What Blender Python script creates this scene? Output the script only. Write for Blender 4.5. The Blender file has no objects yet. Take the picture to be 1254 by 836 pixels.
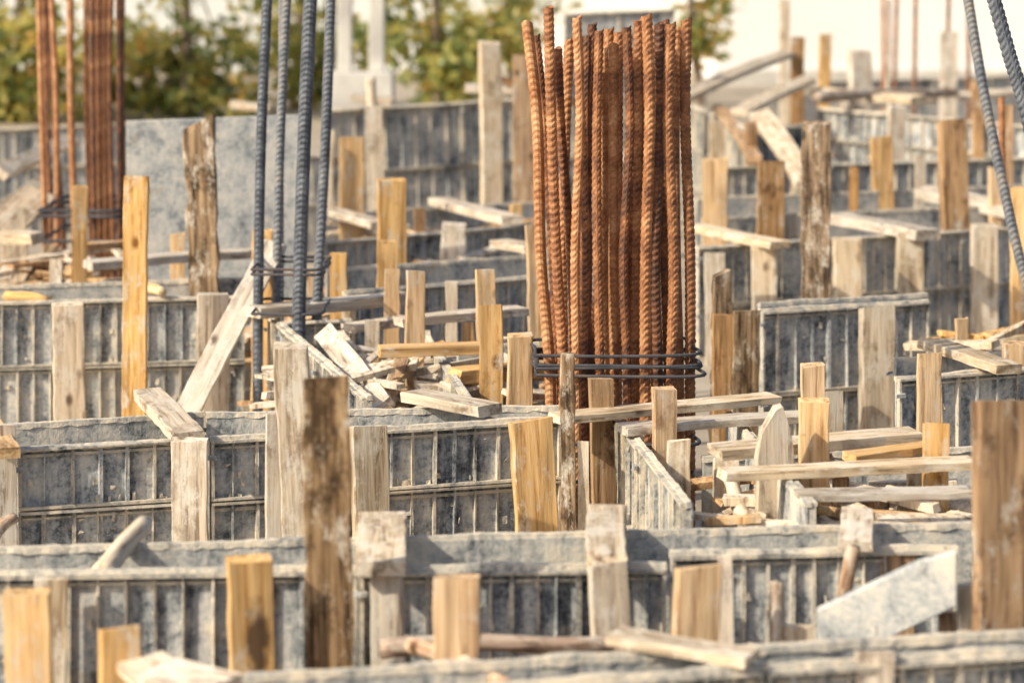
import bpy, math, random
from mathutils import Vector, Matrix, noise
random.seed(7)
R=random.uniform
scn=bpy.context.scene
CAMZ=1.25; F=3080.0; GZ=-0.50

# survey sightings (bearing u, depression v, distance d) -> metres on site
def S(u,v,d): return Vector(((u-627)*d/F, d, CAMZ-(v+30)*d/F))
def D(v,z=0.0): return (CAMZ-z)*F/(v+30)

# ------------------------------------------------------------ materials
def newmat(name):
    m=bpy.data.materials.new(name); m.use_nodes=True
    nt=m.node_tree; b=nt.nodes['Principled BSDF']
    return m,nt,b
def N(nt,t,**k):
    n=nt.nodes.new(t)
    for a,v in k.items(): setattr(n,a,v)
    return n
def ramp(nt,stops):
    r=N(nt,'ShaderNodeValToRGB'); e=r.color_ramp.elements
    while len(e)<len(stops): e.new(0.5)
    for i,(p,c) in enumerate(stops):
        e[i].position=p; e[i].color=(c[0],c[1],c[2],1) if isinstance(c,tuple) else (c,c,c,1)
    return r
def coords(nt,scale,rand=True):
    tc=N(nt,'ShaderNodeTexCoord'); oi=N(nt,'ShaderNodeObjectInfo')
    mul=N(nt,'ShaderNodeMath',operation='MULTIPLY'); mul.inputs[1].default_value=37.0
    nt.links.new(oi.outputs['Random'],mul.inputs[0])
    add=N(nt,'ShaderNodeVectorMath',operation='ADD')
    nt.links.new(tc.outputs['Object'],add.inputs[0]); nt.links.new(mul.outputs[0],add.inputs[1])
    mp=N(nt,'ShaderNodeMapping'); mp.inputs['Scale'].default_value=scale
    nt.links.new(add.outputs[0],mp.inputs[0])
    return mp.outputs[0],oi
def noise_n(nt,vec,scale,detail=6,rough=.6,dist=0):
    n=N(nt,'ShaderNodeTexNoise'); n.inputs['Scale'].default_value=scale
    n.inputs['Detail'].default_value=min(detail,5); n.inputs['Roughness'].default_value=rough
    n.inputs['Distortion'].default_value=dist
    nt.links.new(vec,n.inputs['Vector']); return n.outputs['Fac']
def mix(nt,fac,a,b,bt='MIX'):
    m=N(nt,'ShaderNodeMix',data_type='RGBA',blend_type=bt)
    if isinstance(fac,float): m.inputs[0].default_value=fac
    else: nt.links.new(fac,m.inputs[0])
    for i,x in ((6,a),(7,b)):
        if isinstance(x,tuple): m.inputs[i].default_value=(x[0],x[1],x[2],1)
        else: nt.links.new(x,m.inputs[i])
    return m.outputs[2]
def bump(nt,b,h,strength,dist=.004):
    bp=N(nt,'ShaderNodeBump'); bp.inputs['Strength'].default_value=strength
    bp.inputs['Distance'].default_value=dist
    nt.links.new(h,bp.inputs['Height']); nt.links.new(bp.outputs[0],b.inputs['Normal'])

def wood(name,light,mid,dark,cement,stain,cem_col=(.60,.53,.43),char=None,sat=(.82,1.12)):
    m,nt,b=newmat(name)
    v1,oi=coords(nt,(30,30,1.6)); v2,_=coords(nt,(1,1,.6)); v3,_=coords(nt,(8,8,.9))
    g=noise_n(nt,v1,2.2,5,.65,.4)
    r=ramp(nt,[(.35,dark),(.46,mid),(.61,light)]); nt.links.new(g,r.inputs[0])
    g2=noise_n(nt,v3,1.6,3,.5,1.2)
    r2=ramp(nt,[(.35,.52),(.56,1.0)]); nt.links.new(g2,r2.inputs[0])
    c=mix(nt,.8,r.outputs[0],r2.outputs[0],'MULTIPLY')
    vo=N(nt,'ShaderNodeTexVoronoi'); vo.inputs['Scale'].default_value=9
    nt.links.new(v2,vo.inputs['Vector'])
    rk=ramp(nt,[(.07,1.0),(.17,0.0)]); nt.links.new(vo.outputs['Distance'],rk.inputs[0])
    c=mix(nt,rk.outputs[0],c,(dark[0]*.5,dark[1]*.45,dark[2]*.4))
    st=noise_n(nt,v2,9,6,.75); rs=ramp(nt,[(1-stain-.04,0.0),(1-stain+.07,.8)]); nt.links.new(st,rs.inputs[0])
    c=mix(nt,rs.outputs[0],c,(dark[0]*.7,dark[1]*.65,dark[2]*.6))
    v4,_=coords(nt,(1,1,.5)); ce=noise_n(nt,v4,16,9,.78)
    rc=ramp(nt,[(1-cement-.06,0.0),(1-cement+.05,.9)]); nt.links.new(ce,rc.inputs[0])
    c=mix(nt,rc.outputs[0],c,cem_col)
    mr=N(nt,'ShaderNodeMapRange'); mr.inputs['To Min'].default_value=.78; mr.inputs['To Max'].default_value=1.14
    nt.links.new(oi.outputs['Random'],mr.inputs[0])
    wn=N(nt,'ShaderNodeTexWhiteNoise',noise_dimensions='1D'); nt.links.new(oi.outputs['Random'],wn.inputs['W'])
    ms=N(nt,'ShaderNodeMapRange'); ms.inputs['To Min'].default_value=sat[0]; ms.inputs['To Max'].default_value=sat[1]
    nt.links.new(wn.outputs['Value'],ms.inputs[0])
    hs=N(nt,'ShaderNodeHueSaturation'); nt.links.new(mr.outputs[0],hs.inputs['Value']); nt.links.new(ms.outputs[0],hs.inputs['Saturation']); nt.links.new(c,hs.inputs['Color'])
    col=hs.outputs[0]
    if char:
        tc=N(nt,'ShaderNodeTexCoord'); sb=N(nt,'ShaderNodeVectorMath',operation='SUBTRACT'); sb.inputs[1].default_value=char[0]
        nt.links.new(tc.outputs['Object'],sb.inputs[0]); sc=N(nt,'ShaderNodeVectorMath',operation='MULTIPLY'); sc.inputs[1].default_value=(1/char[1],0,1/char[2])
        nt.links.new(sb.outputs[0],sc.inputs[0]); ln=N(nt,'ShaderNodeVectorMath',operation='LENGTH'); nt.links.new(sc.outputs[0],ln.inputs[0])
        st2=noise_n(nt,v4,22,5,.7,.6)
        ad=N(nt,'ShaderNodeMath',operation='MULTIPLY_ADD'); ad.inputs[1].default_value=2.6; nt.links.new(st2,ad.inputs[0]); nt.links.new(ln.outputs['Value'],ad.inputs[2])
        hv=N(nt,'ShaderNodeMath',operation='MULTIPLY'); hv.inputs[1].default_value=.33
        rr=ramp(nt,[(.60,.9),(.84,0.0)])
        nt.links.new(ad.outputs[0],hv.inputs[0]); nt.links.new(hv.outputs[0],rr.inputs[0])
        col=mix(nt,rr.outputs[0],col,(.06,.032,.02))
    nt.links.new(col,b.inputs['Base Color'])
    b.inputs['Roughness'].default_value=.85; b.inputs['Specular IOR Level'].default_value=.2
    bump(nt,b,g,.8,.004)
    return m
FN=((.80,.55,.29),(.68,.43,.20),(.40,.22,.095))
W_NEW=wood('timber_fresh',*FN,.40,.37)
W_BURN=wood('timber_burnt_patch',*FN,.36,.33,char=((.010,0,.47),.022,.085))
W_KNOT=wood('timber_knotted',*FN,.36,.33,char=((.018,0,.50),.010,.04))
W_PALE=wood('timber_weathered',(.74,.61,.44),(.61,.48,.33),(.30,.21,.13),.46,.41,(.68,.61,.50),sat=(.65,1.12))
W_DARK=wood('timber_stained',(.45,.31,.18),(.22,.14,.075),(.05,.032,.02),.41,.47)
W_BROWN=wood('timber_brown',(.60,.38,.19),(.43,.255,.125),(.16,.08,.04),.39,.42)
W_LOG=wood('branch_bark',(.58,.42,.30),(.42,.27,.18),(.16,.10,.06),.46,.38)

def formmat(name,shift,tint=(1,1,1),amp=1.0):
    m,nt,b=newmat(name)
    v,_=coords(nt,(1,1,1)); vs,_=coords(nt,(24,24,3))
    a=noise_n(nt,v,7.5,5,.78,.3); s=noise_n(nt,vs,1.0,5,.7); f=noise_n(nt,v,75,4,.7)
    def ma(x,k,add):
        q=N(nt,'ShaderNodeMath',operation='MULTIPLY_ADD'); q.inputs[1].default_value=k; nt.links.new(x,q.inputs[0])
        if isinstance(add,float): q.inputs[2].default_value=add
        else: nt.links.new(add,q.inputs[2])
        return q.outputs[0]
    h=ma(a,1.35,ma(s,.95*amp,ma(f,.65,-.92+shift+(1-amp)*.45-.05)))
    r=ramp(nt,[(.24,(.06,.068,.078)),(.37,(.19,.205,.215)),(.50,(.355,.365,.36)),(.64,(.51,.50,.465)),(.82,(.66,.61,.52))])
    nt.links.new(h,r.inputs[0])
    ru=noise_n(nt,v,11,5,.75,.5); rr=ramp(nt,[(.58,0.0),(.70,.5)]); nt.links.new(ru,rr.inputs[0])
    c=mix(nt,rr.outputs[0],r.outputs[0],(.42,.31,.19))
    # dark wet blotches
    bl=noise_n(nt,v,19,5,.8,.2); rb=ramp(nt,[(.60,0.0),(.66,.6)]); nt.links.new(bl,rb.inputs[0])
    c=mix(nt,rb.outputs[0],c,(.10,.105,.11))
    c=mix(nt,1.0,c,tint,'MULTIPLY')
    nt.links.new(c,b.inputs['Base Color'])
    b.inputs['Roughness'].default_value=.8; b.inputs['Specular IOR Level'].default_value=.25
    bump(nt,b,h,.6,.006)
    return m
M_PLATE=formmat('formwork_sheet_steel',.02,(.98,1.0,1.03))
M_RIB=formmat('formwork_rib_cement_coated',.10,(1.05,.98,.88))
M_INNER=formmat('formwork_inner_face',.10,(.98,.98,.97),.8)
M_CRUST=formmat('dried_cement',.18,(1.03,.97,.88))
M_BOARD=formmat('grey_board',.12,(.93,.96,1.0),.4)

def rustmat(name,stops):
    m,nt,b=newmat(name)
    tc=N(nt,'ShaderNodeTexCoord')
    n=noise_n(nt,tc.outputs['Object'],12,5,.7)
    n2=noise_n(nt,tc.outputs['Object'],120,3,.6)
    ad=N(nt,'ShaderNodeMath',operation='MULTIPLY_ADD'); ad.inputs[1].default_value=.35; nt.links.new(n2,ad.inputs[0]); 
    sb=N(nt,'ShaderNodeMath',operation='SUBTRACT'); sb.inputs[1].default_value=.17; nt.links.new(n,sb.inputs[0]); nt.links.new(sb.outputs[0],ad.inputs[2])
    oi=N(nt,'ShaderNodeObjectInfo')
    o2=N(nt,'ShaderNodeMath',operation='MULTIPLY_ADD'); o2.inputs[1].default_value=.30; nt.links.new(oi.outputs['Random'],o2.inputs[0]); 
    o3=N(nt,'ShaderNodeMath',operation='SUBTRACT'); o3.inputs[1].default_value=.15; nt.links.new(ad.outputs[0],o3.inputs[0]); nt.links.new(o3.outputs[0],o2.inputs[2])
    r=ramp(nt,stops); nt.links.new(o2.outputs[0],r.inputs[0])
    nt.links.new(r.outputs[0],b.inputs['Base Color'])
    b.inputs['Roughness'].default_value=.65; b.inputs['Metallic'].default_value=.1
    bump(nt,b,n2,.4,.001)
    return m
M_RUST=rustmat('rusty_steel',[(.3,(.07,.03,.018)),(.45,(.20,.08,.035)),(.58,(.38,.165,.065)),(.76,(.58,.32,.16))])
M_GREY=rustmat('grey_steel',[(.3,(.06,.07,.09)),(.5,(.15,.17,.20)),(.65,(.25,.25,.25)),(.8,(.34,.26,.19))])
M_TIE=rustmat('dark_tie_steel',[(.3,(.03,.035,.045)),(.6,(.07,.07,.08)),(.8,(.14,.10,.07))])

def simple(name,c1,c2,sc,rough=.9,bs=.5,bd=.02):
    m,nt,b=newmat(name); tc=N(nt,'ShaderNodeTexCoord')
    n=noise_n(nt,tc.outputs['Object'],sc,8,.65)
    r=ramp(nt,[(.35,c1),(.65,c2)]); nt.links.new(n,r.inputs[0]); nt.links.new(r.outputs[0],b.inputs['Base Color'])
    b.inputs['Roughness'].default_value=rough; bump(nt,b,n,bs,bd); return m
M_GROUND=simple('dry_soil',(.27,.22,.16),(.43,.37,.29),1.7)
M_WHITE=simple('white_render',(.78,.77,.74),(.84,.83,.80),.6,.9,.1)
M_PALE=simple('pale_plaster',(.58,.62,.62),(.74,.74,.71),.35,.9,.1)
M_CONC=simple('pale_concrete',(.46,.44,.41),(.62,.60,.55),3)
M_BARK=simple('bark',(.14,.10,.07),(.30,.24,.18),9)
def leafmat(name,c):
    m,nt,b=newmat(name)
    b.inputs['Base Color'].default_value=(*c,1); b.inputs['Roughness'].default_value=.45
    t=N(nt,'ShaderNodeBsdfTranslucent'); t.inputs[0].default_value=(min(1,c[0]*2.4),min(1,c[1]*2.1),c[2]*1.6,1)
    mx=N(nt,'ShaderNodeMixShader'); mx.inputs[0].default_value=.45
    nt.links.new(b.outputs[0],mx.inputs[1]); nt.links.new(t.outputs[0],mx.inputs[2])
    nt.links.new(mx.outputs[0],nt.nodes['Material Output'].inputs[0]); return m
LEAVES=[leafmat('leaf_green',(.18,.23,.08)),leafmat('leaf_dark',(.08,.115,.05)),leafmat('leaf_yellow_green',(.38,.36,.12)),leafmat('leaf_autumn',(.55,.33,.12))]

# ------------------------------------------------------------ mesh helpers
def mkobj(name,vs,fs,mats,mi=None,smooth=False,mw=None,parent=None):
    me=bpy.data.meshes.new(name); me.from_pydata(vs,[],fs); me.update()
    for m in mats: me.materials.append(m)
    if mi: me.polygons.foreach_set('material_index',mi)
    if smooth: me.polygons.foreach_set('use_smooth',[True]*len(me.polygons))
    o=bpy.data.objects.new(name,me); scn.collection.objects.link(o)
    if mw is not None: o.matrix_world=mw
    if parent: o.parent=parent
    return o
def empty(name,loc=(0,0,0)):
    e=bpy.data.objects.new(name,None); scn.collection.objects.link(e); e.empty_display_size=.1
    return e
def timber_geo(L,w,t,n=None,rough=.0012,point=0,cut=None):
    """sawn board, local z along length, chamfered and slightly uneven"""
    n=n or max(4,int(L/.06)); vs=[];fs=[]
    c=min(w,t)*.06
    sec=[(-w/2+c,-t/2),(w/2-c,-t/2),(w/2,-t/2+c),(w/2,t/2-c),(w/2-c,t/2),(-w/2+c,t/2),(-w/2,t/2-c),(-w/2,-t/2+c)]
    cx=R(-.08,.08) if cut is None else cut; cy=R(-.3,.3)
    bowx=R(-.008,.008)*L; bowy=R(-.008,.008)*L
    for i in range(n+1):
        f=i/n; z=f*L; sx=1; ox=0
        if point and f>1-point:
            k=(f-(1-point))/point; sx=1-.82*k; ox=w*.12*k
        jw=R(-rough,rough); jx=R(-rough,rough)
        bx=bowx*math.sin(math.pi*f); by=bowy*math.sin(math.pi*f)
        for (x,y) in sec:
            zz=z
            if i in(0,n): zz=z+x*cx+y*cy+R(-.0025,.0025)
            vs.append((x*sx*(1+jw/w*2)+ox+jx+bx+R(-rough,rough)*.5,y+R(-rough,rough)*.5+by,zz))
    for i in range(n):
        for j in range(8):
            a=i*8+j; b=i*8+(j+1)%8; fs.append((a,b,b+8,a+8))
    fs.append(tuple(range(7,-1,-1))); fs.append(tuple(range(n*8,n*8+8)))
    return vs,fs
def frame(p0,p1,nrm):
    z=(p1-p0).normalized(); y=-(nrm-z*nrm.dot(z)).normalized(); x=y.cross(z).normalized()
    m=Matrix((x,y,z)).transposed().to_4x4(); m.translation=p0; return m
def timber(name,p0,p1,w,t,mat,nrm=Vector((0,-1,0)),yaw=0,**k):
    vs,fs=timber_geo((p1-p0).length,w,t,**k)
    m=frame(p0,p1,nrm)@Matrix.Rotation(yaw,4,'Z')
    return mkobj(name,vs,fs,[mat],mw=m)
def stake(l,r,vt,vb,d,mat,du=0,t=None,point=0,yaw=None,name='timber_stake',zb=GZ-.05,dd=0,cut=None,rough=.0015):
    u=(l+r)/2+R(-1,1); top=S(u,vt,d); low=S(u+du+R(-1.5,1.5),vb,d+dd)
    dr=(low-top); k=(top.z-zb)/max(1e-3,(top.z-low.z)); bot=top+dr*min(k,12)
    w=(r-l)*d/F*.95; t=t or w*R(.35,.55)
    if yaw is None: yaw=R(-.05,.32)
    return timber(name,bot,top,w/(abs(math.cos(yaw))),t,mat,yaw=yaw,point=point,cut=cut,rough=rough)
def plank(u0,v0,u1,v1,w,t,mat,z0=.03,z1=None,name='timber_plank',roll=0,d0=None,d1=None,nrm=None):
    z1=z0 if z1 is None else z1
    a=S(u0,v0,d0 or D(v0,z0)); b=S(u1,v1,d1 or D(v1,z1))
    return timber(name,a,b,w,t,mat,nrm=nrm or Vector((0,-.05,1)),yaw=roll,rough=.0018)
def log(name,p0,p1,r,mat,bend=.02,taper=.75):
    L=(p1-p0).length; n=max(6,int(L/.03)); vs=[];fs=[]; K=12; ph=R(0,9)
    for i in range(n+1):
        f=i/n
        for j in range(K):
            a=2*math.pi*j/K
            rr=r*(1-(1-taper)*f)*(1+.18*noise.noise(Vector((math.cos(a)*1.2+ph,math.sin(a)*1.2,f*L*14))))
            vs.append((math.cos(a)*rr+bend*math.sin(f*5+ph),math.sin(a)*rr+bend*.6*math.sin(f*3.3+ph),f*L+R(-.002,.002)))
    for i in range(n):
        for j in range(K):
            a=i*K+j;b=i*K+(j+1)%K; fs.append((a,b,b+K,a+K))
    fs.append(tuple(range(K-1,-1,-1))); fs.append(tuple(range(n*K,n*K+K)))
    return mkobj(name,vs,fs,[mat],smooth=True,mw=frame(p0,p1,Vector((0.01,-1,.3))))

def box(vs,fs,mi,x0,x1,y0,y1,z0,z1,m,j=0.0):
    b=len(vs)
    for x in(x0,x1):
        for y in(y0,y1):
            for z in(z0,z1): vs.append((x+R(-j,j),y+R(-j,j),z+R(-j,j)))
    for f in((0,1,3,2),(4,6,7,5),(0,4,5,1),(2,3,7,6),(0,2,6,4),(1,5,7,3)):
        fs.append(tuple(b+k for k in f)); mi.append(m)
def form(p0,p1,h=.5,face=1,pl=.75,cell=.062,rowh=.25,name='steel_formwork',depth=.020):
    """row of stacked steel form panels. local x along, -y = towards viewer side.
    face=1: stiffener ribs on -y ; face=-1: ribs on +y, smooth sheet on -y"""
    d=p1-p0; L=d.length; x=d.normalized(); z=Vector((0,0,1)); z=(z-x*z.dot(x)).normalized(); y=z.cross(x)
    m=Matrix((x,y,z)).transposed().to_4x4(); m.translation=p0
    vs=[];fs=[];mi=[]; n=max(1,round(L/pl)); pw=L/n; s=-1 if face==1 else 1
    cuts=[0]+[ (i+R(-.18,.18))*pw for i in range(1,n)]+[L]
    def Y(a,b):
        a*=s;b*=s; return (min(a,b),max(a,b))
    for i in range(n):
        a=cuts[i]+.002; b=cuts[i+1]-.002; zo=R(-.007,.004); yo=R(-.004,.004); dp=depth
        box(vs,fs,mi,a,b,*Y(0+yo,-.006+yo),-h,zo,0 if face==1 else 2,.0008)
        rows=max(1,round(h/rowh)); rh=h/rows
        cc=cell*R(.85,1.2)
        for k in range(rows):
            zt=zo-k*rh; zb=zo-(k+1)*rh
            box(vs,fs,mi,a+.001,b-.001,*Y(yo,dp+.004+yo),zt-.008,zt-.001,1,.0012)
            box(vs,fs,mi,a+.001,b-.001,*Y(yo,dp+.004+yo),zb+.003,zb+.010,1,.0012)
            box(vs,fs,mi,a+.012,b-.012,*Y(yo,dp*.5+yo),zt-.026,zt-.019,1,.0012)
            box(vs,fs,mi,a+.0015,a+.009,*Y(yo,dp+yo),zb+.011,zt-.009,1,.001)
            box(vs,fs,mi,b-.009,b-.0015,*Y(yo,dp+yo),zb+.011,zt-.009,1,.001)
            c=max(2,round((b-a)/cc))
            for q in range(1,c):
                xx=a+(b-a)*q/c+R(-.005,.005); th=R(.002,.0055)
                box(vs,fs,mi,xx-th,xx+th,*Y(yo,dp*R(.5,.9)+yo),zb+.011,zt-.009,1 if random.random()<.7 else 0,.002)
            for q in range(int(c*2.2)):
                xx=R(a+.02,b-.03); zz=R(zb+.01,zt-.02); ww=R(.003,.016)
                if random.random()<.4: zz=zb+.011
                box(vs,fs,mi,xx,xx+ww,*Y(yo+.0005,R(.003,.012)+yo),zz,zz+R(.004,.022),1 if random.random()<.6 else 3,.0035)
        for zz in (-.05,-h*.5-.04):
            box(vs,fs,mi,a-.016,a+.016,*Y(dp+.005,dp+.012),zz-.006,zz+.006,0,.002)
    seg=max(4,int(L/.015)); base=len(vs)
    for i in range(seg+1):
        xx=L*i/seg; q=noise.noise(Vector((xx*7+p0.x*3,p0.y,1))); hh=.003+.007*max(0,q+.1)+R(0,.0018)
        w0=.002+.008*abs(noise.noise(Vector((xx*14,p0.y,5))))+R(0,.0015)
        ys=[-w0-.003, w0+ .007] if s>0 else [-w0-.007,w0+.003]
        vs+= [(xx,ys[0],-.008-R(0,.006)),(xx,ys[0]*.7,hh*.7),(xx,ys[1]*.7,hh),(xx,ys[1],-.008)]
    for i in range(seg):
        for j in range(3):
            a=base+i*4+j; fs.append((a,a+4,a+5,a+1)); mi.append(3)
    fs.append((base,base+1,base+2,base+3)); mi.append(3)
    e=base+seg*4; fs.append((e+3,e+2,e+1,e)); mi.append(3)
    return mkobj(name,vs,fs,[M_PLATE,M_RIB,M_INNER,M_CRUST],mi,mw=m)
def FW(u0,v0,u1,v1,z0=0,z1=None,d0=None,d1=None,**k):
    z1=z0 if z1 is None else z1
    a=S(u0,v0,d0 or D(v0,z0)); b=S(u1,v1,d1 or D(v1,z1))
    return form(a,b,**k)
def rebar(path,r,mat,parent,name='bar',pitch=.02,plain=False):
    pts=[]; P=[path[0]*2-path[1]]+list(path)+[path[-1]*2-path[-2]]
    for i in range(1,len(P)-2):
        seg=(P[i+1]-P[i]).length; n=max(2,int(seg/(pitch/4 if not plain else .02)))
        for k in range(n):
            t=k/n; a,b,c,d=P[i-1],P[i],P[i+1],P[i+2]
            pts.append(.5*((2*b)+(c-a)*t+(2*a-5*b+4*c-d)*t*t+(3*b-a-3*c+d)*t**3))
    pts.append(P[-2]); K=12 if not plain else 7; vs=[];fs=[]; o0=pts[0].copy(); rot=R(0,3)
    for i,p in enumerate(pts):
        tg=(pts[min(i+1,len(pts)-1)]-pts[max(i-1,0)]).normalized()
        ax=tg.cross(Vector((.1,.9,.3))).normalized()
        if ax.length<.1: ax=Vector((1,0,0))
        ay=tg.cross(ax)
        rb=1.0 if plain else (1.07,1.09,.97,.96)[i%4]
        for j in range(K):
            a=2*math.pi*j/K+rot; lr=1.08 if (not plain and j in(0,K//2)) else rb
            off=0 if plain or i==0 or i==len(pts)-1 else .9*r*math.sin(a-rot)
            q=p+ax*math.cos(a)*r*lr+ay*math.sin(a)*r*lr+tg*off-o0
            vs.append(q)
    for i in range(len(pts)-1):
        for j in range(K):
            a=i*K+j;b=i*K+(j+1)%K; fs.append((a,b,b+K,a+K))
    fs.append(tuple(range(K-1,-1,-1))); e=(len(pts)-1)*K; fs.append(tuple(range(e,e+K)))
    o=mkobj(name,vs,fs,[mat],smooth=False,mw=Matrix.Translation(o0),parent=parent)
    return o
def tie(parent,x0,x1,y0,y1,z,mat,r=.006,tilt=0):
    c=[Vector((x0,y0,z)),Vector(((x0+x1)/2,y0-.008,z+tilt*.5+R(-.004,.004))),Vector((x1,y0,z+tilt)),Vector((x1,(y0+y1)/2,z+tilt)),Vector((x1,y1,z+tilt)),Vector(((x0+x1)/2,y1,z)),Vector((x0,y1,z)),Vector((x0,(y0+y1)/2,z)),Vector((x0,y0+.001,z))]
    rebar(c,r,mat,parent,'stirrup',plain=True)

# ------------------------------------------------------------ ground & background
mkobj('ground',[(-900,-60,GZ),(900,-60,GZ),(900,1800,GZ),(-900,1800,GZ)],[(0,1,2,3)],[M_GROUND])

# ------------------------------------------------------------ formwork rows
FW(230,832,1300,772,face=-1)
FW(560,842,1300,790)
FW(-60,673,1190,641,face=-1)
FW(-60,701,816,690,rowh=.5,cell=.052)
FW(820,677,1172,669,rowh=.5,cell=.052)
FW(-40,524,250,506,face=-1); FW(252,507,684,498,face=-1)
FW(20,549,254,536,rowh=.16); FW(256,536,686,511,rowh=.16)
form(Vector((.30,7.2,0)),Vector((.42,5.95,0)),face=1)
form(Vector((.62,7.2,0)),Vector((.70,5.95,0)),face=-1)
FW(860,560,1200,548,face=-1,z0=-.06)
FW(-40,371,300,363); FW(-40,352,330,340,face=-1)
form(Vector((-.88,9.25,0)),Vector((-.42,7.45,0)),face=1,name='steel_formwork')
form(Vector((-.30,8.9,-.02)),Vector((-.12,7.5,-.02)),face=1)
FW(340,396,430,392)
FW(930,380,1136,368,h=.62,rowh=.31)
FW(930,372,1136,360,face=-1,h=.62,z0=0)
FW(1096,463,1290,448)
FW(1096,440,1290,428,face=-1)
FW(560,425,660,420,face=-1)
FW(400,331,655,313,face=-1); FW(420,358,655,338)
FW(395,297,655,275); FW(395,262,655,248,face=-1)
FW(852,303,1290,276,h=.55); FW(852,243,1290,226,face=-1)
FW(860,268,1290,248,face=-1,z0=0)
FW(-40,160,160,152,d0=17,d1=17.2,h=.8,depth=.035,cell=.09)
FW(395,135,700,118,d0=16,d1=16.6,h=.8,depth=.035,cell=.09,rowh=.4)
FW(690,18,826,12,d0=17.5,d1=17.7,h=1.5,cell=.4,rowh=.15)
FW(850,130,925,160,d0=19,d1=15.5,h=.6,depth=.035,cell=.1)
FW(925,160,1005,150,d0=15.6,d1=16.2,h=.6,depth=.035,cell=.1)
FW(1005,132,1290,158,d0=18.5,d1=16.5,h=.65,depth=.035,cell=.1)
FW(925,118,1290,108,d0=22,d1=23,face=-1,h=.6)
FW(1010,100,1290,92,d0=25,d1=26,h=.6,depth=.035,cell=.12)
FW(880,205,1290,193,d0=15,d1=15.6,h=.6,z0=.1,depth=.03,cell=.09)
FW(160,200,420,190,d0=15,d1=15.4,h=.6)

def board(name,pts,t,mat):
    n=(pts[1]-pts[0]).cross(pts[3]-pts[0]).normalized()*t
    vs=[p for p in pts]+[p+n for p in pts]
    fs=[(0,1,2,3),(7,6,5,4)]+[(i,i+4,(i+1)%4+4,(i+1)%4) for i in range(4)]
    o=mkobj(name,vs,fs,[mat]); bv=o.modifiers.new('b','BEVEL'); bv.width=.003; return o
board('grey_shuttering_board',[S(156,430,11.4),S(372,430,11.5),S(372,140,11.5),S(155,148,11.4)],.02,M_BOARD)
def plate():
    f=[(1000,800),(1060,795),(1172,742),(1172,675),(1125,688),(1000,747)]
    vs=[S(u,v,5.10-(u-1000)*.0006) for u,v in f]; vs+= [p+Vector((.004,.03,0)) for p in vs]; n=len(f)
    fs=[tuple(range(n)),tuple(range(2*n-1,n-1,-1))]+[(i,i+n,(i+1)%n+n,(i+1)%n) for i in range(n)]
    o=mkobj('plywood_offcut_plate',vs,fs,[M_BOARD]); b=o.modifiers.new('b','BEVEL'); b.width=.003
plate()

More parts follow.
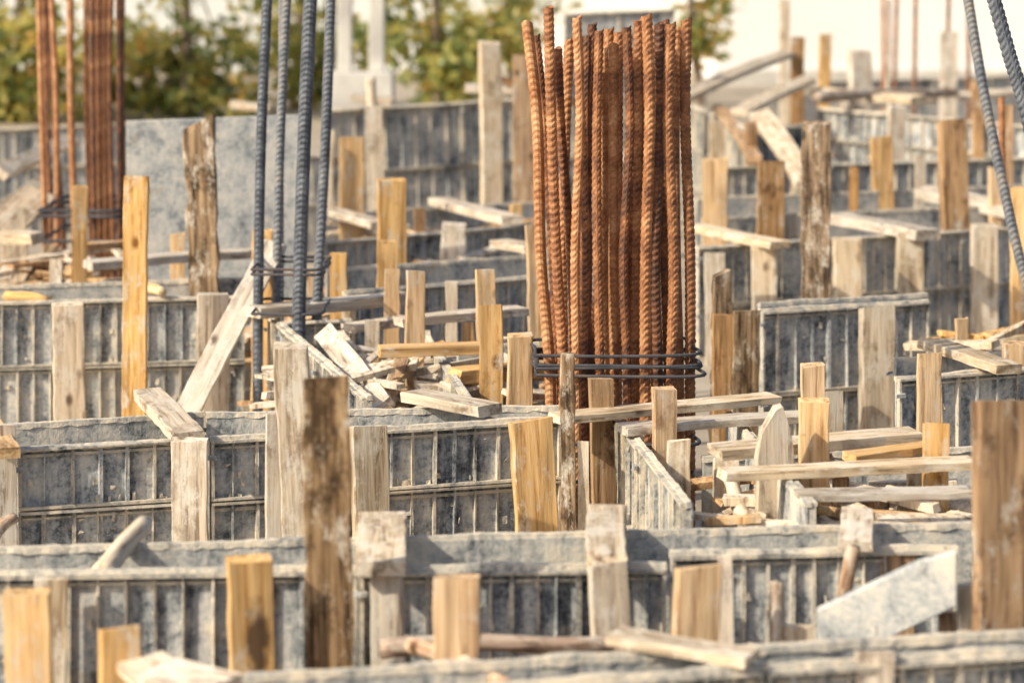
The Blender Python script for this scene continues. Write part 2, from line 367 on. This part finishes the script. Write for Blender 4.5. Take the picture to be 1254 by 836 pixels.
# ------------------------------------------------------------ stakes
ST=[ # l,r,vt,vb,d,mat,du
(5,62,725,836,4.8,W_NEW,5),(120,171,768,836,4.6,W_NEW,0),(278,334,683,825,5.0,W_BURN,3),(530,589,706,836,4.75,W_KNOT,0),
(826,882,694,780,5.0,W_NEW,-2),(40,82,708,800,5.22,W_PALE,0),(452,495,702,790,5.22,W_PALE,0),(720,768,690,775,5.22,W_PALE,4),
(1190,1262,492,775,4.95,W_BROWN,-2),(1150,1172,748,785,5.1,W_BROWN,0),(1172,1192,714,785,5.05,W_PALE,0),
(1046,1096,797,836,4.6,W_PALE,0),(880,898,680,780,5.15,W_PALE,0),(1078,1120,672,700,5.5,W_BROWN,0),
(955,1000,766,800,5.12,W_PALE,0),
(334,378,424,665,6.4,W_PALE,12),(326,350,505,660,6.5,W_PALE,0),(208,254,538,668,6.55,W_PALE,0),(430,474,522,655,6.75,W_PALE,2),
(624,676,514,652,6.85,W_NEW,5),(-6,20,520,660,6.6,W_PALE,0),(720,750,464,625,7.05,W_BROWN,2),(799,828,475,648,6.8,W_NEW,0),
(762,790,530,645,7.0,W_PALE,0),(816,846,539,648,6.6,W_PALE,0),(708,722,540,650,6.9,W_PALE,0),(978,1016,490,640,6.45,W_NEW,4),
(981,1010,446,640,6.9,W_NEW,0),(1122,1153,432,640,7.0,W_NEW,0),(1130,1163,518,640,6.4,W_NEW,0),(872,905,560,640,6.7,W_PALE,0),
(1005,1032,480,560,7.3,W_PALE,0),
(62,101,372,512,9.45,W_PALE,3),(152,183,216,505,9.25,W_NEW,-2),(240,280,360,500,9.5,W_PALE,0),(309,336,282,495,9.35,W_NEW,-2),
(89,108,228,360,11,W_NEW,0),(207,226,286,355,11,W_NEW,0),
(415,447,168,255,13,W_NEW,0),(463,498,220,355,11.2,W_NEW,0),(463,488,295,355,10.4,W_NEW,0),(403,425,310,410,10,W_NEW,0),
(497,520,332,500,8.5,W_NEW,0),(583,606,330,490,8.9,W_NEW,0),(586,616,373,490,8.0,W_NEW,0),(620,652,410,490,7.7,W_NEW,0),
(643,660,276,400,10,W_NEW,2),(447,466,392,480,9,W_PALE,0),(655,667,356,420,9.5,W_NEW,0),
(0,34,300,350,11.6,W_PALE,0),(20,32,255,340,12,W_PALE,0),(586,612,52,250,15,W_PALE,2),(628,656,69,250,15,W_BROWN,0),
(445,468,131,230,14,W_PALE,3),(540,571,274,316,12,W_PALE,0),(470,490,330,400,9.3,W_NEW,0),
(376,392,330,400,10.3,W_NEW,0),(396,410,160,250,14,W_PALE,0),
(870,897,385,486,8.9,W_BROWN,0),(896,931,380,486,8.9,W_DARK,0),(1052,1095,376,525,9.25,W_PALE,0),
(1228,1262,420,560,8.2,W_NEW,0),(1196,1228,455,520,8.3,W_PALE,0),
(920,952,303,375,11.5,W_PALE,0),(1020,1056,292,370,11.7,W_PALE,0),(1098,1131,285,370,11.9,W_PALE,0),(1187,1221,276,425,12.1,W_PALE,0),
(862,888,310,370,11.3,W_PALE,0),
(860,892,195,280,12.8,W_NEW,0),(929,962,198,283,12.8,W_BROWN,0),(1065,1091,168,225,14.6,W_NEW,0),(1148,1182,148,265,13,W_BROWN,4),
(1088,1110,130,180,17.0,W_PALE,0),(912,926,150,215,15.2,W_BROWN,0),(1236,1262,230,420,11,W_NEW,0),
(1038,1066,62,98,19,W_PALE,0),(1003,1018,42,100,21,W_NEW,0),(968,985,46,100,20,W_BROWN,0),(1150,1172,40,110,20,W_PALE,0),
(868,886,150,230,16,W_PALE,0),(1225,1240,130,215,15,W_BROWN,0),(955,968,0,60,22,W_PALE,0),
(4,30,262,330,12.4,W_BROWN,0),(60,76,318,372,10.4,W_PALE,0),(420,436,372,430,9.6,W_PALE,0),(545,560,345,400,10,W_PALE,0),
(505,520,255,300,12.6,W_BROWN,0),(565,580,395,470,8.6,W_BROWN,0),(625,640,250,300,12.8,W_NEW,0),(1110,1128,560,640,6.5,W_PALE,0),
(1020,1040,585,640,6.3,W_BROWN,0),(1168,1184,390,450,9,W_NEW,0),(960,978,262,300,12.9,W_PALE,0),(1210,1226,205,260,13.6,W_NEW,0),
(1120,1134,190,240,14.5,W_PALE,0),(1040,1052,205,262,14,W_BROWN,0),(1190,1204,100,170,17,W_BROWN,0),
(970,990,205,260,14.6,W_PALE,0),(1150,1166,196,250,14.9,W_PALE,0),
]
for s in ST: stake(*s[:6],du=s[6])
stake(370,430,463,815,5.08,W_DARK,du=6,cut=.05,yaw=.1,rough=.003)
stake(982,1019,150,370,10.4,W_DARK,du=3,rough=.003)
stake(224,262,150,360,10.3,W_DARK,du=6,cut=.5,rough=.004)
stake(924,972,497,640,6.35,W_PALE,du=0,point=.12,t=.03)
stake(873,896,334,388,8.95,W_DARK,cut=.4,rough=.004)
stake(685,704,432,650,6.75,W_DARK,du=3,t=.035,rough=.002)
def post(u,vt,u2,vb,d,r,mat=W_LOG,name='branch_post'):
    t=S(u,vt,d); l=S(u2,vb,d); k=(t.z-GZ)/(t.z-l.z); log(name,t+(l-t)*k,t,r,mat,bend=.006,taper=.85)
post(952,712,950,785,5.12,.018); post(1048,668,1036,735,5.3,.018); post(1088,0,1087,80,21,.02,W_LOG)
post(455,95,462,210,15,.035,W_PALE)
post(218,255,218,340,11.8,.022,W_LOG)

# ------------------------------------------------------------ planks lying / leaning
plank(468,634,466,696,.105,.03,W_PALE); plank(744,627,743,690,.085,.035,W_PALE); plank(1050,628,1047,668,.07,.025,W_PALE)
plank(180,482,232,536,.085,.032,W_PALE); plank(-12,520,10,555,.06,.03,W_NEW)
plank(505,484,600,502,.085,.03,W_PALE)
plank(752,778,920,806,.07,.018,W_PALE,z0=.02)
plank(680,512,947,487,.075,.022,W_PALE,z0=.03); plank(762,526,985,510,.08,.02,W_PALE,z0=.02)
plank(876,553,1122,532,.09,.028,W_PALE,z0=.03); plank(884,581,1192,566,.07,.022,W_PALE,z0=.02); plank(976,606,1188,602,.07,.016,W_PALE,z0=.0)
plank(1040,560,1150,545,.06,.02,W_NEW)
plank(1138,420,1236,452,.085,.03,W_PALE)
plank(850,278,955,300,.10,.035,W_PALE); plank(1020,267,1136,288,.13,.05,W_PALE)
plank(402,258,466,276,.10,.035,W_PALE); plank(537,246,628,270,.12,.04,W_PALE)
plank(310,382,496,364,.09,.04,W_PALE,z0=.04); plank(464,430,590,426,.08,.03,W_NEW); plank(556,460,662,452,.08,.045,W_NEW,z0=-.02)
plank(488,394,640,380,.07,.03,W_PALE); plank(426,402,500,392,.07,.03,W_PALE,z0=-.02)
plank(108,325,308,310,.10,.035,W_PALE); plank(0,290,46,292,.12,.05,W_PALE)
plank(100,302,240,292,.07,.03,W_BROWN,z0=.02); plank(612,298,655,306,.1,.035,W_PALE)
plank(570,108,640,110,.14,.05,W_PALE,d0=16,d1=16); plank(430,120,480,125,.14,.05,W_PALE,d0=16,d1=16)
plank(282,128,330,134,.2,.04,W_PALE,d0=17,d1=17)
V=Vector
def lean(u0,v0,d0,u1,v1,d1,w,t,mat,nrm=V((0,-1,.2))): timber('timber_brace',S(u0,v0,d0),S(u1,v1,d1),w,t,mat,nrm=nrm)
lean(226,510,8.9,338,298,9.35,.088,.035,W_PALE)
lean(470,500,7.9,398,408,8.8,.075,.035,W_PALE); lean(470,505,8.1,492,440,8.3,.05,.03,W_BROWN)
lean(0,262,13,54,224,13.5,.10,.03,W_PALE); lean(0,212,14,90,170,15,.09,.04,W_PALE)
lean(-10,292,12,50,236,12.6,.16,.03,W_PALE)
lean(32,360,11.4,66,304,11.6,.07,.04,W_DARK)
lean(832,122,17,965,66,20,.12,.04,W_PALE,V((0,-.5,1))); lean(905,138,17,990,98,19,.12,.04,W_PALE,V((0,-.5,1)))
lean(988,225,14.2,930,140,15.4,.13,.05,W_PALE); lean(925,195,14.8,880,132,17.5,.08,.04,W_BROWN)
lean(612,98,15,705,126,15.2,.05,.03,W_BROWN); lean(1000,112,19,1125,122,18,.14,.05,W_PALE,V((0,-.3,1)))
lean(1130,235,14,1254,262,13.5,.14,.05,W_PALE,V((0,-.3,1)))
lean(1030,130,20,1260,112,21,.1,.05,W_PALE,V((0,-.3,1)))
lean(1050,640,6.2,1010,560,6.6,.04,.02,W_PALE)
log('tree_branch',S(122,704,5.32),S(176,642,5.62),.026,W_PALE,.002)
log('tree_branch',S(466,796,5.02),S(752,782,5.08),.020,W_LOG,.008)
log('tree_branch',S(498,784,5.05),S(628,840,4.5),.018,W_LOG,.006)
log('tree_branch',S(8,362,9.9),S(60,368,9.8),.024,W_NEW,.004)
log('tree_branch',S(-10,655,6.45),S(18,632,6.5),.02,W_LOG,.004)
log('tree_branch',S(915,640,6.3),S(892,585,6.6),.024,W_PALE,.004)
log('tree_branch',S(182,352,9.8),S(200,358,9.7),.024,W_NEW,.002)
log('tree_branch',S(1000,120,18),S(1170,112,19),.045,W_LOG,.01)
for (u0,v0,u1,v1,d) in((172,810,215,836,4.6),(190,822,270,836,4.5)):
    timber('timber_plank',S(u0,v0,d),S(u1,v1+6,d-.15),.09,.02,W_PALE,nrm=V((0,-.3,1)))

def heap(name,u0,u1,d0,d1,zt,n,lmax=.45,pal=(0,0,0,1,2)):
    vs=[];fs=[];mi=[]; mats=[W_PALE,W_NEW,W_BROWN]
    for i in range(n):
        d=R(d0,d1); u=R(u0,u1); hgt=GZ+(zt-GZ)*(R(0,1)**.6)
        L=R(.12,lmax); a=R(0,math.pi); el=R(-.18,.18)
        c=Vector(((u-627)*d/F,d,hgt)); dr=Vector((math.cos(a)*math.cos(el),math.sin(a)*math.cos(el)*.8,math.sin(el))).normalized()
        g,f=timber_geo(L,R(.02,.06),R(.010,.025),n=3)
        M=frame(c-dr*L/2,c+dr*L/2,Vector((R(-.3,.3),R(-.4,.1),1)))
        b=len(vs); vs+=[M@Vector(q) for q in g]; fs+=[tuple(b+k for k in q) for q in f]; mi+=[random.choice(pal)]*len(f)
    mkobj(name,vs,fs,mats,mi)
heap('timber_scrap_heap',890,1185,6.0,6.75,-.07,120)
heap('timber_scrap_heap',350,660,7.7,9.1,-.04,150)
heap('timber_scrap_heap',1150,1260,8.4,9.5,-.05,60)
heap('timber_scrap_heap',0,160,10.3,12,-.02,80)
heap('timber_scrap_heap',400,650,11.5,14,-.05,80,.6)
heap('timber_scrap_heap',930,1250,16,18.5,-.05,50,.8)
heap('timber_scrap_heap',0,300,4.55,5.0,-.24,60)
heap('timber_scrap_heap',560,1000,4.75,5.15,-.2,60)
heap('timber_scrap_heap',180,420,10,11,-.1,60)

# ------------------------------------------------------------ reinforcement
cage=empty('column_rebar_cage')
B=[(648,28,674,7.6),(658,44,682,7.7),(673,10,690,7.45),(684,60,702,7.8),(709,22,706,7.4),(717,45,716,7.55),(723,30,710,7.75),(734,38,735,7.4),(738,60,746,7.7),(752,55,752,7.5),(760,40,756,7.85),(768,34,768,7.45),(780,26,778,7.6),(786,48,788,7.8),(794,20,790,7.4),(801,34,802,7.7),(808,30,806,7.5),(815,26,818,7.8),(822,30,822,7.4),(830,36,832,7.65),(843,25,845,7.6),(698,50,690,7.9),(745,36,726,7.9),(774,60,774,7.9),(714,70,722,7.6)]
for (ut,vt,ub,d) in B:
    d=7.65+(d-7.65)*.6
    t=S(ut+R(-3,3),vt,d+R(-.03,.03)); b=S(ub,470,d); m1=b.lerp(t,.35)+Vector((R(-.012,.012),R(-.01,.01),0)); m2=b.lerp(t,.72)+Vector((R(-.012,.012),R(-.01,.01),0))
    rebar([Vector((b.x,b.y,GZ)),b,m1,m2,t],R(.0132,.0162),M_RUST,cage)
for v,tl in ((434,.004),(446,-.006),(450,.01),(458,-.002)):
    z=CAMZ-(v+30)*7.48/F; tie(cage,S(656,0,7.5).x+R(-.005,.005),S(853,0,7.5).x+R(-.01,.01),7.46,7.78,z,M_TIE,.0052,tl)
for z in (.36-.5,-.25): tie(cage,S(664,0,7.5).x,S(850,0,7.5).x,7.46,7.80,z,M_TIE,.0055)

cage2=empty('rusty_rebar_cage')
for (ut,ub,d) in((46,56,12.4),(52,62,12.9),(60,70,12.7),(86,92,12.3),(106,112,12.8),(113,116,12.2),(121,123,12.4),(129,131,12.6),(137,139,12.8),(145,147,12.4),(150,152,12.9),(56,78,13)):
    t=S(ut,-60,d); b=S(ub,300,d); rebar([Vector((b.x,b.y,GZ)),b,(t+b)/2+Vector((R(-.02,.02),0,0)),t],R(.0135,.0165),M_RUST,cage2)
for v in(255,262,292): tie(cage2,S(54,0,12.3).x,S(153,0,12.3).x,12.18,12.95,CAMZ-(v+30)*12.3/F,M_TIE,.009)
cage3=empty('grey_rebar_cage')
for (ut,ub,d,r) in((330,316,9.1,.0175),(354,338,9.3,.0165),(383,366,8.9,.0225),(407,388,9.2,.018),(345,344,9.5,.011)):
    t=S(ut,-60,d); b=S(ub,390,d); rebar([Vector((b.x,b.y,GZ)),b,(t+b)/2+Vector((R(-.01,.01),0,0)),t],r,M_GREY,cage3)
for v in(330,336,384): tie(cage3,S(312,0,9).x,S(395,0,9).x,8.9,9.3,CAMZ-(v+30)*8.9/F,M_TIE,.0055)
cage4=empty('bent_starter_bars')
rebar([S(1270,560,9),S(1266,400,9),S(1240,280,9),S(1208,130,9),S(1184,-10,9),S(1176,-70,9)],.0175,M_GREY,cage4)
rebar([S(1290,330,7.6),S(1262,160,7.6),S(1234,60,7.6),S(1212,-20,7.6),S(1200,-70,7.6)],.021,M_GREY,cage4)
rebar([S(1268,400,11),S(1232,240,11),S(1226,120,11)],.014,M_RUST,cage4)
cage5=empty('distant_rebar_cage')
for u in(1082,1096,1120,1160,1186): 
    t=S(u+R(-4,4),-50,22); b=S(u,90,22); rebar([Vector((b.x,b.y,GZ)),b,t],.018,M_RUST,cage5,plain=True)

# ------------------------------------------------------------ distant structures
def boxobj(name,x0,x1,y0,y1,z0,z1,mat,parent=None,bev=.01):
    vs=[];fs=[];mi=[]; box(vs,fs,mi,x0,x1,y0,y1,z0,z1,0); o=mkobj(name,vs,fs,[mat],parent=parent)
    b=o.modifiers.new('b','BEVEL'); b.width=bev; return o
def ux(u,d): return (u-627)*d/F
wb=empty('white_building')
boxobj('walls',ux(878,40),ux(1500,40),40,48,GZ-.1,4.5,M_WHITE,wb)
boxobj('plinth',ux(876,39.9),ux(1502,39.9),39.9,40.2,GZ-.1,GZ+.25,M_CONC,wb)
boxobj('parapet',ux(874,39.8),ux(1504,39.8),39.8,48.2,4.5,4.7,M_CONC,wb)
for k in range(4):
    xx=ux(960,40)+k*2.2
    boxobj('window_frame',xx,xx+1.0,39.95,40.1,2.0,3.2,M_CONC,wb)
boxobj('plastered_boundary_wall',-22,ux(876,45)-.1,46,46.3,GZ-.1,3.2,M_PALE)
pf=empty('concrete_column_stub')
boxobj('base',ux(404,22),ux(482,22),21.8,22.3,GZ,CAMZ-(88+30)*22/F,M_CONC,pf)
boxobj('post_1',ux(413,22),ux(431,22),21.95,22.1,CAMZ-(88+30)*22/F,1.9,M_CONC,pf)
boxobj('post_2',ux(452,22),ux(471,22),21.95,22.1,CAMZ-(88+30)*22/F,1.9,M_CONC,pf)

# ------------------------------------------------------------ trees
def tree(x,y,hgt,cr,nclump,seed,name='leafy_tree',zlow=-.45):
    rnd=random.Random(seed); e=empty(name); 
    cz=zlow+(hgt-zlow)*.5
    trunk_top=Vector((x,y,cz+.5))
    log('trunk',Vector((x+rnd.uniform(-.2,.2),y,GZ-.1)),trunk_top,.07,M_BARK,.05,.5).parent=e
    vs=[];fs=[];mi=[]
    for c in range(nclump):
        th=rnd.uniform(0,2*math.pi); zz=rnd.uniform(-1,1)
        if c%5<2: zz=rnd.uniform(-1,-.55)
        rr=math.sqrt(max(.35,1-zz*zz))*rnd.uniform(.2,1)
        cc=Vector((x+cr*rr*math.cos(th),y+cr*.8*rr*math.sin(th),cz+zz*(hgt-zlow)*.5))
        if c%4==0:
            st=Vector((x,y,min(cz+.3,cc.z-.2 if cc.z>GZ+.4 else cz)))
            log('limb',st,cc,.022,M_BARK,.03,.3).parent=e
        cs=rnd.uniform(.18,.34); tone=rnd.random()
        for k in range(rnd.randint(20,38)):
            p=cc+Vector((rnd.gauss(0,cs*.6),rnd.gauss(0,cs*.6),rnd.gauss(0,cs*.45)))
            if p.z<GZ+.1: continue
            L=rnd.uniform(.13,.26); w=L*.27
            a=Vector((rnd.gauss(0,1),rnd.gauss(0,1),rnd.gauss(-.5,.7))).normalized(); s=a.cross(Vector((rnd.gauss(0,1),rnd.gauss(0,1),rnd.gauss(0,1)))).normalized()
            up=a.cross(s)*w*.35; b=len(vs)
            vs+=[p,p+a*L*.45+s*w+up,p+a*L,p+a*L*.45-s*w+up,p+a*L*.5]
            fs+=[(b,b+1,b+4),(b+1,b+2,b+4),(b+2,b+3,b+4),(b+3,b,b+4)]
            q=rnd.random()*.6+tone*.5
            mm=1 if q<.24 else 0 if q<.52 else 2 if q<.86 else 3
            mi+=[mm]*4
    mkobj('crown',vs,fs,LEAVES,mi,parent=e)
tree(ux(30,30),30,4.0,1.6,75,1); tree(ux(215,31),31,4.2,1.6,78,2); tree(ux(370,33),33,4.2,1.5,70,3); tree(ux(545,30),30,4.0,1.3,72,4,zlow=-.1)
tree(ux(620,36),36,4.0,1.0,30,5,zlow=.0); tree(ux(845,34),34,3.6,.6,22,6,zlow=.2); tree(ux(-120,31),31,4.2,1.7,50,8)

# ------------------------------------------------------------ camera, light, sky
cam=bpy.data.cameras.new('Camera'); co=bpy.data.objects.new('Camera',cam); scn.collection.objects.link(co)
co.location=(0,0,CAMZ); co.rotation_euler=(math.radians(90),0,0)
cam.sensor_width=36; cam.lens=F/1254*36; cam.shift_y=-448/1254; cam.clip_end=3000
cam.dof.use_dof=True; cam.dof.focus_distance=7.2; cam.dof.aperture_fstop=2.8
scn.camera=co
el=math.radians(36); to=Vector((-.84,-.54,0)).normalized()
sd=Vector((to.x*math.cos(el),to.y*math.cos(el),math.sin(el)))
sl=bpy.data.lights.new('sun','SUN'); sl.energy=5; sl.angle=math.radians(.5); sl.color=(1,.89,.70)
so=bpy.data.objects.new('sun',sl); scn.collection.objects.link(so); so.rotation_euler=sd.to_track_quat('Z','Y').to_euler()
w=bpy.data.worlds.new('World'); scn.world=w; w.use_nodes=True; nt=w.node_tree
sk=nt.nodes.new('ShaderNodeTexSky'); sk.sky_type='NISHITA'; sk.sun_disc=False; sk.sun_elevation=el
sk.sun_rotation=math.atan2(to.x,to.y)%(2*math.pi); sk.dust_density=4
nt.links.new(sk.outputs[0],nt.nodes['Background'].inputs[0]); nt.nodes['Background'].inputs[1].default_value=.15
scn.view_settings.view_transform='Standard'; scn.view_settings.look='None'; scn.view_settings.exposure=0
